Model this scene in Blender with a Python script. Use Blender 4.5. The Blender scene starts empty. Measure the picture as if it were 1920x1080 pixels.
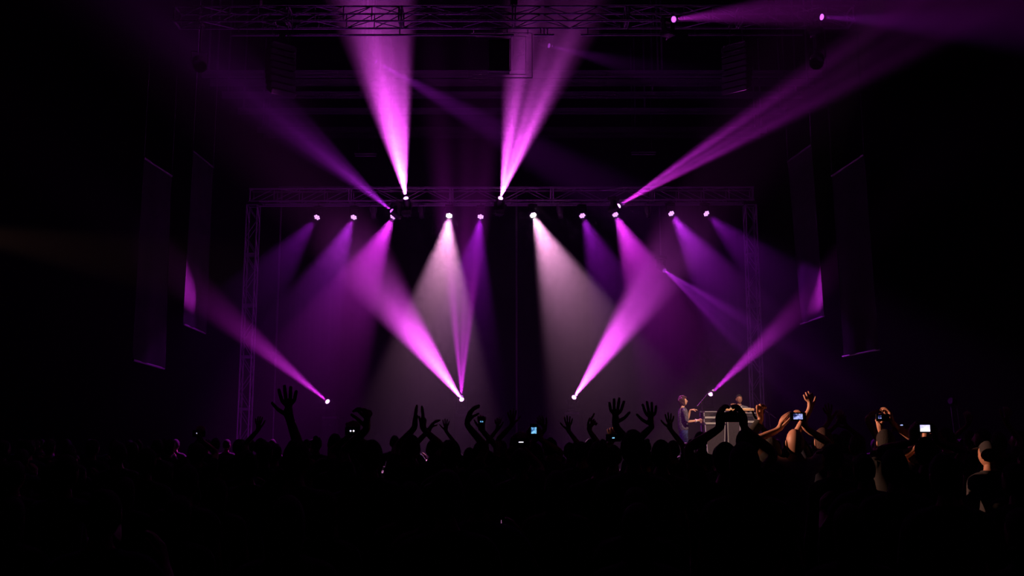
import bpy, bmesh, math, random
import numpy as np
from mathutils import Vector, Matrix, noise
random.seed(7)
sc = bpy.context.scene
COL = sc.collection
V = Vector

# ------------------------------------------------------------------ camera, world, exposure
F = 1766.0                       # focal length in pixels of the 1920 px wide frame
PITCH = math.atan(260 / F)
CZ = 1.95
cam = bpy.data.objects.new('camera', bpy.data.cameras.new('camera'))
COL.objects.link(cam)
cam.location = (0, 0, CZ)
cam.rotation_euler = (math.pi / 2 + PITCH, 0, 0)
cam.data.sensor_width = 36
cam.data.lens = F / 1920 * 36
cam.data.clip_end = 200
sc.camera = cam

world = bpy.data.worlds.new('world')
sc.world = world
world.use_nodes = True
world.node_tree.nodes['Background'].inputs[0].default_value = (0.0, 0.0, 0.0, 1)
world.node_tree.nodes['Background'].inputs[1].default_value = 0.0

sc.view_settings.view_transform = 'Standard'
sc.view_settings.look = 'None'
sc.view_settings.gamma = 1
sc.view_settings.exposure = 0.0
sc.view_settings.use_curve_mapping = False
cy = sc.cycles
cy.use_denoising = True
cy.denoising_input_passes = 'RGB_ALBEDO'
cy.max_bounces = 3
cy.diffuse_bounces = 1
cy.glossy_bounces = 1
cy.transmission_bounces = 2
cy.transparent_max_bounces = 32
cy.volume_bounces = 0
cy.sample_clamp_indirect = 2.0
cy.use_light_tree = True
cy.caustics_reflective = False
cy.caustics_refractive = False

MAG = (.62, .022, .70)
HOT = (.64, .060, .66)
PUR = (.45, .018, .72)
DEEP = (.34, .008, .62)
PINK = (1.0, .40, .80)
# moving heads: lens pixel and depth, pixel and depth the beam is aimed at, cone, power, colour
# (depths are metres from the camera; at() turns a pixel and a depth into a point of the hall)
BEAMS = {
 'A': (761, 370, 25.6, 717, 110, 22.9, 25.0, 200000, HOT),
 'B': (939, 370, 25.6, 1012, 110, 22.3, 27.0, 85000, HOT),
 'C': (733, 394, 25.6, 433, 143, 23.2, 21.0, 9000, PUR),
 'D': (1162, 385, 25.6, 1500, 177, 23.3, 14.0, 42000, MAG),
 'E': (1265, 36, 18.6, 1420, 22, 16.9, 15.0, 170000, MAG),
 'F': (1543, 32, 18.6, 1760, 44, 17.0, 17.0, 75000, PUR),
 'G': (865, 748, 27.0, 665, 472, 21.5, 15.5, 125000, HOT),
 'H': (865, 743, 27.6, 866, 500, 25.0, 16.5, 19000, MAG),
 'I': (1077, 744, 27.0, 1277, 455, 21.5, 15.0, 100000, HOT),
 'J': (613, 752, 27.0, 363, 542, 22.7, 11.5, 16000, MAG),
 'K': (1333, 738, 27.0, 1533, 545, 22.7, 10.5, 16000, MAG),
 'L': (1247, 508, 26.4, 1398, 625, 24.0, 20.0, 4000, PUR),
 'M': (1031, 86, 24.8, 1200, 128, 24.0, 16.0, 1100, PUR),
 'N': (706, 116, 25.2, 1000, 285, 26.5, 14.5, 6500, PUR),
}
# LED wash heads under the rear truss: pixel, direction from straight down, cone, power, colour
WASHES = [
 (842, 405, -5.6, 29, 8000, PINK), (1000, 404, 23.5, 29, 8000, PINK),
 (594, 408, -38, 28, 900, DEEP), (663, 408, -24, 28, 2600, PUR), (737, 407, -27, 28, 6500, MAG),
 (901, 407, -9, 26, 2800, DEEP), (1092, 405, 22, 28, 1900, DEEP), (1154, 403, 25, 28, 6500, MAG),
 (1259, 401, 33, 28, 3300, PUR), (1325, 401, 46, 28, 1100, DEEP),
]
# fog density by depth: thick upstage, thinning towards the audience
HAZE = [(31.3, .036), (24.8, .028), (24.2, .017), (23.6, .011), (23.0, .006), (22.2, .004), (21.2, .0004)]


def at(px, py, Y):
    u = (px - 960) / F
    v = (540 - py) / F
    d = V((u, math.cos(PITCH) - v * math.sin(PITCH), math.sin(PITCH) + v * math.cos(PITCH)))
    return V((0, 0, CZ)) + d * (Y / d.y)


# ------------------------------------------------------------------ helpers
def mat(name, col, rough=.6, metal=0.0, emit=None, strength=0, bump=0, bscale=40, var=0):
    m = bpy.data.materials.new(name)
    m.use_nodes = True
    nt = m.node_tree
    p = nt.nodes['Principled BSDF']
    p.inputs['Base Color'].default_value = (*col, 1)
    p.inputs['Roughness'].default_value = rough
    p.inputs['Metallic'].default_value = metal
    if emit:
        p.inputs['Emission Color'].default_value = (*emit, 1)
        p.inputs['Emission Strength'].default_value = strength
        m.cycles.emission_sampling = 'NONE'
    if bump or var:
        tc = nt.nodes.new('ShaderNodeTexCoord')
        nz = nt.nodes.new('ShaderNodeTexNoise')
        nz.inputs['Scale'].default_value = bscale
        nt.links.new(tc.outputs['Object'], nz.inputs['Vector'])
        if bump:
            b = nt.nodes.new('ShaderNodeBump')
            b.inputs['Strength'].default_value = bump
            b.inputs['Distance'].default_value = .02
            nt.links.new(nz.outputs['Fac'], b.inputs['Height'])
            nt.links.new(b.outputs['Normal'], p.inputs['Normal'])
        if var:
            r = nt.nodes.new('ShaderNodeValToRGB')
            r.color_ramp.elements[0].color = (*[c * (1 - var) for c in col], 1)
            r.color_ramp.elements[1].color = (*[min(1, c * (1 + var)) for c in col], 1)
            r.color_ramp.elements[0].position = .35
            r.color_ramp.elements[1].position = .65
            nt.links.new(nz.outputs['Fac'], r.inputs['Fac'])
            nt.links.new(r.outputs['Color'], p.inputs['Base Color'])
    return m


M = {
 'alu': mat('brushed aluminium', (.36, .36, .39), .4, .35, var=.15),
 'steel': mat('dull steel', (.22, .22, .24), .45, .8),
 'chrome': mat('chrome', (.75, .75, .78), .18, 1.0),
 'edge': mat('case edge aluminium', (.7, .68, .68), .3, .6),
 'purlin': mat('galvanised purlin', (.25, .25, .28), .5, .2),
 'black': mat('black powder coat', (.012, .012, .014), .45),
 'blackcloth': mat('black stage cloth', (.01, .01, .012), .95, bump=.3, bscale=60),
 'plastic': mat('black plastic', (.015, .015, .017), .35),
 'floor': mat('dark hall floor', (.004, .004, .0045), .7, var=.3, bscale=3),
 'wall': mat('dark hall wall', (.012, .011, .016), .95, bump=.2, bscale=8),
 'deck': mat('black stage deck', (.008, .008, .009), .6, var=.3, bscale=6),
 'drape': mat('dark velour drape', (.0022, .002, .003), 1.0),
 'banner': mat('hanging banner cloth', (.035, .03, .04), .9, var=.15, bscale=2),
 'speaker': mat('speaker grille', (.16, .16, .17), .6, bump=.6, bscale=200),
 'case': mat('laminate road case', (.026, .020, .023), .45, var=.2, bscale=25),
 'wood': mat('varnished wood', (.55, .33, .16), .35, var=.25, bscale=14),
 'denim': mat('blue denim', (.06, .09, .26), .85, var=.45, bscale=26),
 'shirt_sleeve': mat('patterned sleeve', (.10, .09, .12), .8, var=.95, bscale=45),
 'shirt_navy': mat('navy shirt', (.02, .02, .035), .85),
 'white': mat('white cotton', (.75, .73, .72), .8),
 'grey': mat('grey jacket', (.11, .10, .13), .85),
 'skin_a': mat('light skin', (.62, .34, .23), .5),
 'skin_b': mat('tan skin', (.42, .22, .14), .5),
 'skin_c': mat('brown skin', (.28, .13, .085), .5),
 'hair_dark': mat('dark hair', (.006, .004, .003), .85, bump=.4, bscale=90),
 'hair_brown': mat('brown hair', (.045, .014, .006), .7, bump=.8, bscale=90),
 'cloth_a': mat('black T-shirt', (.012, .012, .013), .9),
 'cloth_b': mat('charcoal hoodie', (.03, .03, .034), .9),
 'cloth_c': mat('dark blue shirt', (.015, .02, .05), .9),
 'cloth_d': mat('maroon shirt', (.05, .012, .014), .9),
 'trouser': mat('dark trousers', (.012, .013, .018), .9),
}


def lens_mat(name, col, s):
    return mat(name, (0, 0, 0), .3, 0, col, s)


M['lens_mag'] = lens_mat('lit magenta lens', (.95, .35, 1.0), 6)
M['lens_pur'] = lens_mat('lit purple lens', (.62, .12, .9), 1.6)
M['lens_dim'] = lens_mat('dim purple lens', (.45, .05, .7), .45)
M['fill_led'] = lens_mat('faint violet fill LED', (.2, .02, .4), .08)
M['led_mag'] = lens_mat('lit magenta LED', (.95, .40, 1.0), 5)
M['led_pur'] = lens_mat('lit purple LED', (.75, .30, .95), 2.2)
M['led_pink'] = lens_mat('lit white LED', (1.0, .8, .9), 9)


class MB:
    def __init__(s):
        s.bm = bmesh.new()

    def box(s, c, size, R=None):
        r = bmesh.ops.create_cube(s.bm, size=1)
        Mx = Matrix.Translation(V(c)) @ (R.to_4x4() if R else Matrix()) @ Matrix.Diagonal((*size, 1))
        bmesh.ops.transform(s.bm, matrix=Mx, verts=r['verts'])
        return s

    def tube(s, a, b, r, n=8, r2=None):
        a, b = V(a), V(b)
        L = (b - a).length
        if L < 1e-6:
            return s
        q = bmesh.ops.create_cone(s.bm, cap_ends=True, segments=n, radius1=r, radius2=r if r2 is None else r2, depth=L)
        Mx = Matrix.Translation((a + b) / 2) @ (b - a).to_track_quat('Z', 'Y').to_matrix().to_4x4()
        bmesh.ops.transform(s.bm, matrix=Mx, verts=q['verts'])
        return s

    def path(s, pts, r, n=8):
        for a, b in zip(pts, pts[1:]):
            s.tube(a, b, r, n)
        for p in pts[1:-1]:
            s.ball(p, (r, r, r), 8, 6)
        return s

    def ball(s, c, rad, u=16, v=10, R=None):
        q = bmesh.ops.create_uvsphere(s.bm, u_segments=u, v_segments=v, radius=1)
        Mx = Matrix.Translation(V(c)) @ (R.to_4x4() if R else Matrix()) @ Matrix.Diagonal((*rad, 1))
        bmesh.ops.transform(s.bm, matrix=Mx, verts=q['verts'])
        return s

    def lathe(s, prof, Mx, n=20):
        rings = []
        for r, z in prof:
            if r < 1e-5:
                rings.append([s.bm.verts.new(Mx @ V((0, 0, z)))])
            else:
                rings.append([s.bm.verts.new(Mx @ V((r * math.cos(2 * math.pi * k / n), r * math.sin(2 * math.pi * k / n), z))) for k in range(n)])
        for A, B in zip(rings, rings[1:]):
            for k in range(n):
                k2 = (k + 1) % n
                if len(A) == 1 and len(B) == 1:
                    continue
                if len(A) == 1:
                    s.bm.faces.new((A[0], B[k], B[k2]))
                elif len(B) == 1:
                    s.bm.faces.new((A[k], A[k2], B[0]))
                else:
                    s.bm.faces.new((A[k], A[k2], B[k2], B[k]))
        return s

    def prism(s, pts, depth_vec):
        dv = V(depth_vec)
        a = [s.bm.verts.new(V(p)) for p in pts]
        b = [s.bm.verts.new(V(p) + dv) for p in pts]
        s.bm.faces.new(a)
        s.bm.faces.new(b[::-1])
        for k in range(len(a)):
            k2 = (k + 1) % len(a)
            s.bm.faces.new((a[k], b[k], b[k2], a[k2]))
        return s

    def bevel(s, w=.01, seg=2):
        bmesh.ops.bevel(s.bm, geom=s.bm.edges[:], offset=w, segments=seg, affect='EDGES', profile=.6)
        return s

    def build(s, name, m, parent=None, smooth=False):
        bmesh.ops.recalc_face_normals(s.bm, faces=s.bm.faces[:])
        me = bpy.data.meshes.new(name)
        s.bm.to_mesh(me)
        s.bm.free()
        if smooth:
            for p in me.polygons:
                p.use_smooth = True
            if hasattr(me, 'set_sharp_from_angle'):
                me.set_sharp_from_angle(angle=math.radians(40))
        me.materials.append(m)
        o = bpy.data.objects.new(name, me)
        COL.objects.link(o)
        if parent:
            o.parent = parent
        return o


def tag(o, label=None, cat=None, group=None, kind=None):
    if label: o['label'] = label
    if cat: o['category'] = cat
    if group: o['group'] = group
    if kind: o['kind'] = kind
    return o


def empty(name, loc, label, cat, group=None, rz=0):
    o = bpy.data.objects.new(name, None)
    o.empty_display_size = .1
    COL.objects.link(o)
    o.location = loc
    o.rotation_euler = (0, 0, rz)
    return tag(o, label, cat, group)


def basis(d, up=V((0, 0, 1))):
    z = V(d).normalized()
    x = up.cross(z)
    if x.length < 1e-4:
        x = V((1, 0, 0))
    x.normalize()
    y = z.cross(x)
    return Matrix((x, y, z)).transposed()


# ------------------------------------------------------------------ the hall
HX, HY, HZ = 20.0, 38.0, 16.5
STRUCT = lambda o: tag(o, kind='structure')
STRUCT(MB().box((0, HY / 2 - 1, -.1), (2 * HX, HY + 2, .2)).build('floor', M['floor']))
STRUCT(MB().box((0, HY / 2 - 1, HZ + .1), (2 * HX, HY + 2, .2)).build('ceiling', M['wall']))
STRUCT(MB().box((0, HY + .1, HZ / 2), (2 * HX, .2, HZ)).build('wall_back', M['wall']))
STRUCT(MB().box((-HX - .1, HY / 2 - 1, HZ / 2), (.2, HY + 2, HZ)).build('wall_left', M['wall']))
STRUCT(MB().box((HX + .1, HY / 2 - 1, HZ / 2), (.2, HY + 2, HZ)).build('wall_right', M['wall']))
# roof purlins seen as thin level lines above the stage
for i, (py, Y) in enumerate([(144, 27.6), (160, 28.4), (183, 29.6), (213, 31.4), (248, 33.9), (258, 34.8)]):
    z = at(960, py, Y).z
    b = MB()
    b.box((0, Y, z), (19, .10, .03)).box((0, Y, z + .09), (19, .02, .16)).box((0, Y, z + .18), (19, .10, .03))
    for x in (-9.3, -4.6, 0, 4.6, 9.3):
        b.box((x, Y, (z + HZ) / 2 + .1), (.05, .04, HZ - z - .15))
    STRUCT(b.build('trim_%d' % (i + 1), M['purlin']))

# haze: still air full of stage fog, thicker over the stage than over the crowd
def haze_mat(dens):
    m = bpy.data.materials.new('stage fog')
    m.use_nodes = True
    nt = m.node_tree
    nt.nodes.clear()
    out = nt.nodes.new('ShaderNodeOutputMaterial')
    vs = nt.nodes.new('ShaderNodeVolumeScatter')
    vs.inputs['Density'].default_value = dens
    vs.inputs['Anisotropy'].default_value = .35
    nt.links.new(vs.outputs[0], out.inputs['Volume'])
    return m


me = bpy.data.meshes.new('haze')
bm = bmesh.new()
for i, (y1, dens) in enumerate(HAZE):
    y0 = HAZE[i + 1][0] + .002 if i + 1 < len(HAZE) else 2.5
    zlo = 1.0 if y0 > 21.15 else .03
    r = bmesh.ops.create_cube(bm, size=1)
    bmesh.ops.transform(bm, verts=r['verts'], matrix=Matrix.Translation((0, (y0 + y1) / 2, (zlo + 15.9) / 2)) @ Matrix.Diagonal((34, y1 - y0, 15.9 - zlo, 1)))
    for f in {f for v in r['verts'] for f in v.link_faces}:
        f.material_index = i
    me.materials.append(haze_mat(dens))
bm.to_mesh(me)
bm.free()
hz = bpy.data.objects.new('haze', me)
COL.objects.link(hz)
tag(hz, 'purple fog in the air over the stage, thinner above the crowd', 'haze', kind='stuff')

# stage deck
st = empty('stage', (0, 25.6, 0), 'low black concert stage in front of the standing crowd', 'stage')
b = MB().box((0, 0, .88), (19, 9.0, .12)); b.build('deck', M['deck'], st)
b = MB()
for k in range(64):
    x = -9.45 + k * .3
    b.box((x, -4.42 + .03 * (k % 2), .41), (.3, .04, .82))
b.build('front_skirt', M['blackcloth'], st)
for x in (-8.8, -4.4, 0, 4.4, 8.8):
    for y in (-3.8, 0, 3.8):
        MB().tube((x, y, 0), (x, y, .82), .04).build('leg', M['steel'], st)

# backdrop drape behind the stage
bd = empty('backdrop', (0, 30.3, 0), 'dark pleated backdrop curtain hanging behind the stage', 'curtain')
bm = bmesh.new()
N = 340
x0, x1, zt, zb = -7.6, 7.9, at(960, 352, 30.3).z, .02
rows = []
for j in range(6):
    z = zb + (zt - zb) * j / 5
    rows.append([bm.verts.new((x0 + (x1 - x0) * i / N, .07 * math.sin(i * .9 + .3 * j) + .03 * math.sin(i * .23), z)) for i in range(N + 1)])
for j in range(5):
    for i in range(N):
        bm.faces.new((rows[j][i], rows[j][i + 1], rows[j + 1][i + 1], rows[j + 1][i]))
bmesh.ops.solidify(bm, geom=bm.faces[:], thickness=.01)
mb = MB(); mb.bm.free(); mb.bm = bm
mb.build('drape', M['drape'], bd, smooth=True)
MB().tube((x0 - .1, 0, zt + .03), (x1 + .1, 0, zt + .03), .03).build('pipe', M['steel'], bd)
for x in (x0, (x0 + x1) / 2, x1):
    MB().tube((x, 0, 0), (x, 0, zt + .03), .035).build('upright', M['steel'], bd)


# ------------------------------------------------------------------ trusses
def truss_section(p0, p1, w, hgt, pattern, root, r=.024, n=4):
    """box truss from p0 to p1 (front top chord), w deep (+Y), hgt tall; local to root"""
    b = MB()
    dn, dp = V((0, 0, -hgt)), V((0, w, 0))
    cs = [V(p0), V(p0) + dn, V(p0) + dp, V(p0) + dn + dp]
    d = V(p1) - V(p0)
    for c in cs:
        b.tube(c, c + d, r)
    for e in (.012, .988):
        q = [c + d * e for c in cs]
        for i, j in ((0, 1), (2, 3), (0, 2), (1, 3)):
            b.tube(q[i], q[j], r * .8)
    k = n
    for i in range(k):
        a0, a1 = i / k, (i + 1) / k
        for top, bot in ((cs[0], cs[1]), (cs[2], cs[3])):
            if pattern == '/' or (pattern == 'z' and i % 2 == 0):
                b.tube(bot + d * a0, top + d * a1, r * .5, 6)
            else:
                b.tube(top + d * a0, bot + d * a1, r * .5, 6)
            if i and pattern != 'z':
                b.tube(top + d * a0, bot + d * a0, r * .5, 6)
        for fr, bk in ((cs[0], cs[2]), (cs[1], cs[3])):
            if i % 2:
                b.tube(fr + d * a0, bk + d * a1, r * .5, 6)
            else:
                b.tube(bk + d * a0, fr + d * a1, r * .5, 6)
    return b.build('truss_section', M['alu'], root)


def beam_truss(name, pxl, pyl, pxr, pyr, Y, w, hgt, nsec, label, zig):
    a, c = at(pxl, pyl, Y), at(pxr, pyr, Y)
    root = empty(name, (a + c) / 2, label, 'truss')
    o = (a + c) / 2
    for k in range(nsec):
        p0, p1 = a + (c - a) * (k / nsec), a + (c - a) * ((k + 1) / nsec)
        mid = abs((k + .5) / nsec - .5)
        pat = 'z' if mid < zig else ('/' if k < nsec / 2 else '\\')
        truss_section(p0 - o, p1 - o, w, hgt, pat, root)
    return root, a, c


ft, fa, fc = beam_truss('lighting_truss', 325, 12, 1602, 11, 19.0, .38, .33, 6, 'long aluminium box truss across the top of the picture, nearest the audience', .1)
rt, ra, rc = beam_truss('lighting_truss', 467, 354, 1414, 351, 26.0, .38, .36, 5, 'rear aluminium box truss over the stage carrying the wash lights', .34)
# pipes slung under the trusses that the lamps clamp to
def lamp_bar(a, c, dz, dy, segs, label):
    root = empty('lamp_bar', a.lerp(c, .5) + V((0, dy, dz)), label, 'pipe')
    o = a.lerp(c, .5)
    for s0, s1 in segs:
        MB().tube(a.lerp(c, s0) - o, a.lerp(c, s1) - o, .024).build('pipe', M['alu'], root)
    for s0, s1 in segs:
        for s in (s0 + .01, (s0 + s1) / 2, s1 - .01):
            MB().tube(a.lerp(c, s) - o, a.lerp(c, s) - o + V((0, 0, -dz - .33)), .012).build('hanger', M['steel'], root)
    return root


lamp_bar(fa, fc, -.33 - .16, .36, [(.08, .15), (.16, .50), (.53, .56), (.60, .74), (.76, .93)], 'thin broken pipe slung just under the near truss')
lamp_bar(ra, rc, -.36 - .12, .10, [(.02, .50), (.51, .98)], 'pipe slung under the rear truss that the wash lights hang from')
# chain hoists of the near truss
for s in (.12, .5, .88):
    p = fa.lerp(fc, s) + V((0, .19, 0))
    root = empty('chain_hoist', p, {.12: 'chain hoist lifting the near truss, left end', .5: 'chain hoist lifting the near truss at its middle', .88: 'chain hoist lifting the near truss, right end'}[s], 'hoist')
    MB().box((0, 0, .25), (.16, .2, .3)).bevel(.02).build('motor_body', M['black'], root)
    MB().tube((0, 0, .4), (0, 0, HZ - p.z), .012).build('chain', M['steel'], root)
    MB().path([(-.1, -.19, .02), (0, 0, .12), (.1, -.19, .02)], .012).build('sling', M['black'], root)


def tower(px, label):
    T = at(px, 356, 26.0)
    root = empty('truss_tower', (T.x, 26.19, .94), label, 'truss')
    top = T.z - .94 - .40
    n = 5
    for k in range(n):
        z0, z1 = .05 + (top - .05) * k / n, .05 + (top - .05) * (k + 1) / n
        b = MB()
        c4 = [(-.15, -.15), (.15, -.15), (-.15, .15), (.15, .15)]
        for x, y in c4:
            b.tube((x, y, z0), (x, y, z1), .022)
        for (i, j) in ((0, 1), (2, 3), (0, 2), (1, 3)):
            for z in (z0 + .02, z1 - .02):
                b.tube((*c4[i], z), (*c4[j], z), .016, 6)
            q = 3
            for s in range(q):
                a0, a1 = z0 + (z1 - z0) * s / q, z0 + (z1 - z0) * (s + 1) / q
                A, B = (c4[i], c4[j]) if s % 2 else (c4[j], c4[i])
                b.tube((*A, a0), (*B, a1), .012, 6)
        b.build('truss_section', M['alu'], root)
    MB().box((0, 0, .025), (.6, .6, .05)).bevel(.008).build('base_plate', M['steel'], root)
    MB().box((0, 0, top + .03), (.42, .42, .08)).bevel(.01).build('sleeve_block', M['black'], root)


tower(473, 'left upright truss tower holding up the rear truss')
tower(1408, 'right upright truss tower holding up the rear truss')


# ------------------------------------------------------------------ lamps
def gobo(light, lobes, phase, depth):
    """a breakup gobo: dark and bright sectors across the cone"""
    light.use_nodes = True
    nt = light.node_tree
    em = nt.nodes.get('Emission')
    tc = nt.nodes.new('ShaderNodeTexCoord')
    sep = nt.nodes.new('ShaderNodeSeparateXYZ')
    nt.links.new(tc.outputs['Normal'], sep.inputs[0])
    def mth(op, a, b=None):
        n = nt.nodes.new('ShaderNodeMath'); n.operation = op
        for i, x in enumerate((a, b)):
            if x is None: continue
            if isinstance(x, (int, float)): n.inputs[i].default_value = x
            else: nt.links.new(x, n.inputs[i])
        return n.outputs[0]
    x = mth('DIVIDE', sep.outputs['X'], sep.outputs['Z'])
    y = mth('DIVIDE', sep.outputs['Y'], sep.outputs['Z'])
    c = mth('COSINE', mth('ADD', mth('MULTIPLY', x, lobes), phase))
    c2 = mth('COSINE', mth('ADD', mth('MULTIPLY', x, lobes * 2.7), phase * 1.7))
    s = mth('ADD', mth('MULTIPLY', c, depth), 1.0)
    s = mth('ADD', s, mth('MULTIPLY', c2, depth * .35))
    s = mth('MAXIMUM', s, .05)
    nt.links.new(s, em.inputs['Strength'])
    return light


def spot_child(root, loc, d, ang, P, col, blend, r, gb=None):
    l = bpy.data.lights.new('lamp', 'SPOT')
    l.energy = P
    l.color = col
    l.spot_size = math.radians(ang)
    l.spot_blend = blend
    l.shadow_soft_size = r
    if gb: gobo(l, *gb)
    o = bpy.data.objects.new('lamp', l)
    COL.objects.link(o)
    o.parent = root
    o.location = loc
    # roll the gobo so that its stripes run along the line of sight
    z = -V(d).normalized()
    y = V((0, 1, .15)); y = (y - z * y.dot(z)).normalized()
    x = y.cross(z)
    o.rotation_euler = Matrix((x, y, z)).transposed().to_euler()
    return o


def moving_head(key, label, mount, lens, group='purple moving head beam lights', gb=None, blend=1.0):
    px, py, Y, tx, ty, TY, ang, P, col = BEAMS[key]
    a, bb = at(px, py, Y), at(tx, ty, TY)
    d = (bb - a).normalized()
    c = a - d * .20
    sgn = -1 if mount.endswith('low') or mount == 'stand' else 1
    root = empty('moving_head_light', c + V((0, 0, sgn * .34)), label, 'stage light', group)
    o = root.location
    L = lambda p: V(p) - o
    ax = d.cross(V((0, 0, 1))); ax.z = 0; ax.normalize()
    fw = V((0, 0, 1)).cross(ax)
    R = Matrix((ax, fw, V((0, 0, 1)))).transposed()
    b = MB().box(L(c) + V((0, 0, sgn * .29)), (.26, .26, .09), R).bevel(.015)
    b.build('base', M['black'], root)
    b = MB().box(L(c) + V((0, 0, sgn * .225)), (.30, .10, .04), R)
    for s in (-1, 1):
        b.box(L(c) + ax * s * .135 + V((0, 0, sgn * .10)), (.035, .09, .25), R)
    b.bevel(.008).build('yoke', M['black'], root)
    Mx = Matrix.Translation(L(c)) @ basis(d).to_4x4()
    h = MB().lathe([(0, -.16), (.07, -.16), (.095, -.12), (.10, 0), (.10, .12), (.096, .175), (.084, .175), (.08, .165), (0, .165)], Mx)
    for zz in (-.10, -.06, -.02):
        h.lathe([(.10, zz), (.107, zz + .005), (.107, zz + .015), (.10, zz + .02)], Mx)
    h.build('head', M['plastic'], root, smooth=True)
    MB().lathe([(.064, .166), (.062, .180), (.048, .195), (.025, .204), (0, .207)], Mx).build('lens', M[lens], root, smooth=True)
    # clamp: a pipe from the base to the truss chord it is fixed to
    if mount in ('front', 'rear', 'roof', 'front_low', 'rear_low'):
        low = mount.endswith('low')
        zb_ = c.z + (-.345 if low else .33)
        if mount == 'roof':
            zt_, yc = HZ, c.y
        else:
            ends = (fa, fc) if mount.startswith('front') else (ra, rc)
            k_ = (c.x - ends[0].x) / (ends[1].x - ends[0].x)
            zt_ = ends[0].lerp(ends[1], k_).z - (.33 if mount.startswith('front') else .36)
            yc = ends[0].y if c.y < ends[0].y + .19 else ends[0].y + (.38)
        m = MB()
        q = L((c.x, c.y, zb_))
        if low:
            m.box(q, (.2, .2, .02), R)
            m.tube(q, L((c.x, yc, zb_)), .016).tube(L((c.x, yc, zb_)), L((c.x, yc, zt_)), .016)
        else:
            m.tube(q, L((c.x, c.y, max(zt_, zb_))), .018)
            if abs(yc - c.y) > .02:
                m.tube(L((c.x, c.y, max(zt_, zb_ + .02))), L((c.x, yc, max(zt_, zb_ + .02))), .016)
        m.build('clamp', M['steel'], root)
    sp = spot_child(root, L(c) + d * .23, d, ang, P, col, blend, .035, gb)
    return root, c


moving_head('A', 'moving head throwing the brightest pink beam straight up from the rear truss', 'rear_low', 'lens_mag', gb=(26, 1.2, .25))
moving_head('B', 'moving head throwing a forked beam steeply up from the rear truss middle', 'rear_low', 'lens_mag', gb=(21, 3.3, .55))
moving_head('C', 'moving head aimed up and left from the rear truss, faint wide beam', 'rear', 'lens_pur', gb=(30, .5, .3))
moving_head('D', 'moving head aimed up and far right from the rear truss, long narrow beam', 'rear', 'lens_mag', gb=(38, 3.0, .5))
moving_head('E', 'small lit moving head on the near truss, right of its middle', 'front_low', 'lens_pur')
moving_head('F', 'moving head near the right end of the near truss, aimed off to the right', 'front_low', 'lens_pur')
moving_head('M', 'dim moving head on a long drop pipe near the top of the forked beam', 'roof', 'lens_dim')
moving_head('N', 'moving head on a long drop pipe inside the brightest beam, aimed down right', 'roof', 'lens_dim')
moving_head('L', 'lone moving head on a drop pipe at mid height, aimed down right', 'rear', 'lens_dim', gb=(26, 3.1, .5))
FLOOR = {
 'G': ('moving head on the left plinth throwing a bright beam up and left', (24, .6, .15)),
 'H': ('moving head just behind the left plinth light, beam split in two straight up', (26, 3.14, .6)),
 'I': ('moving head on the right centre plinth throwing a bright beam up and right', (24, 2.2, .2)),
 'J': ('leftmost low moving head near the stage floor, narrow beam up and left', (24, 1, .1)),
 'K': ('rightmost low moving head behind the microphone, narrow beam up and right', (24, 1, .1)),
}
PL = {
 'G': 'black plinth under the bright left centre floor light',
 'H': 'black plinth under the split straight beam light',
 'I': 'black plinth under the bright right centre floor light',
 'J': 'black plinth under the leftmost low light',
 'K': 'black plinth under the rightmost low light behind the microphone',
}
for k, (lab, g) in FLOOR.items():
    root, c = moving_head(k, lab, 'stand', 'lens_pur' if k == 'H' else 'lens_mag', gb=g)
    top = c.z - .338
    pr = empty('plinth', (c.x, c.y, .94), PL[k], 'plinth', 'black plinths for the low lights')
    hh = top - .94
    MB().box((0, 0, hh - .03), (.42, .42, .06)).bevel(.01).build('top_plate', M['black'], pr)
    b = MB().box((0, 0, (hh - .06) / 2 + .02), (.36, .36, hh - .10))
    for x in (-.185, .185):
        for y in (-.185, .185):
            b.tube((x, y, .02), (x, y, hh - .06), .012, 6)
    b.build('cover', M['blackcloth'], pr)
    MB().box((0, 0, .01), (.5, .5, .02)).build('base_plate', M['black'], pr)

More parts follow.
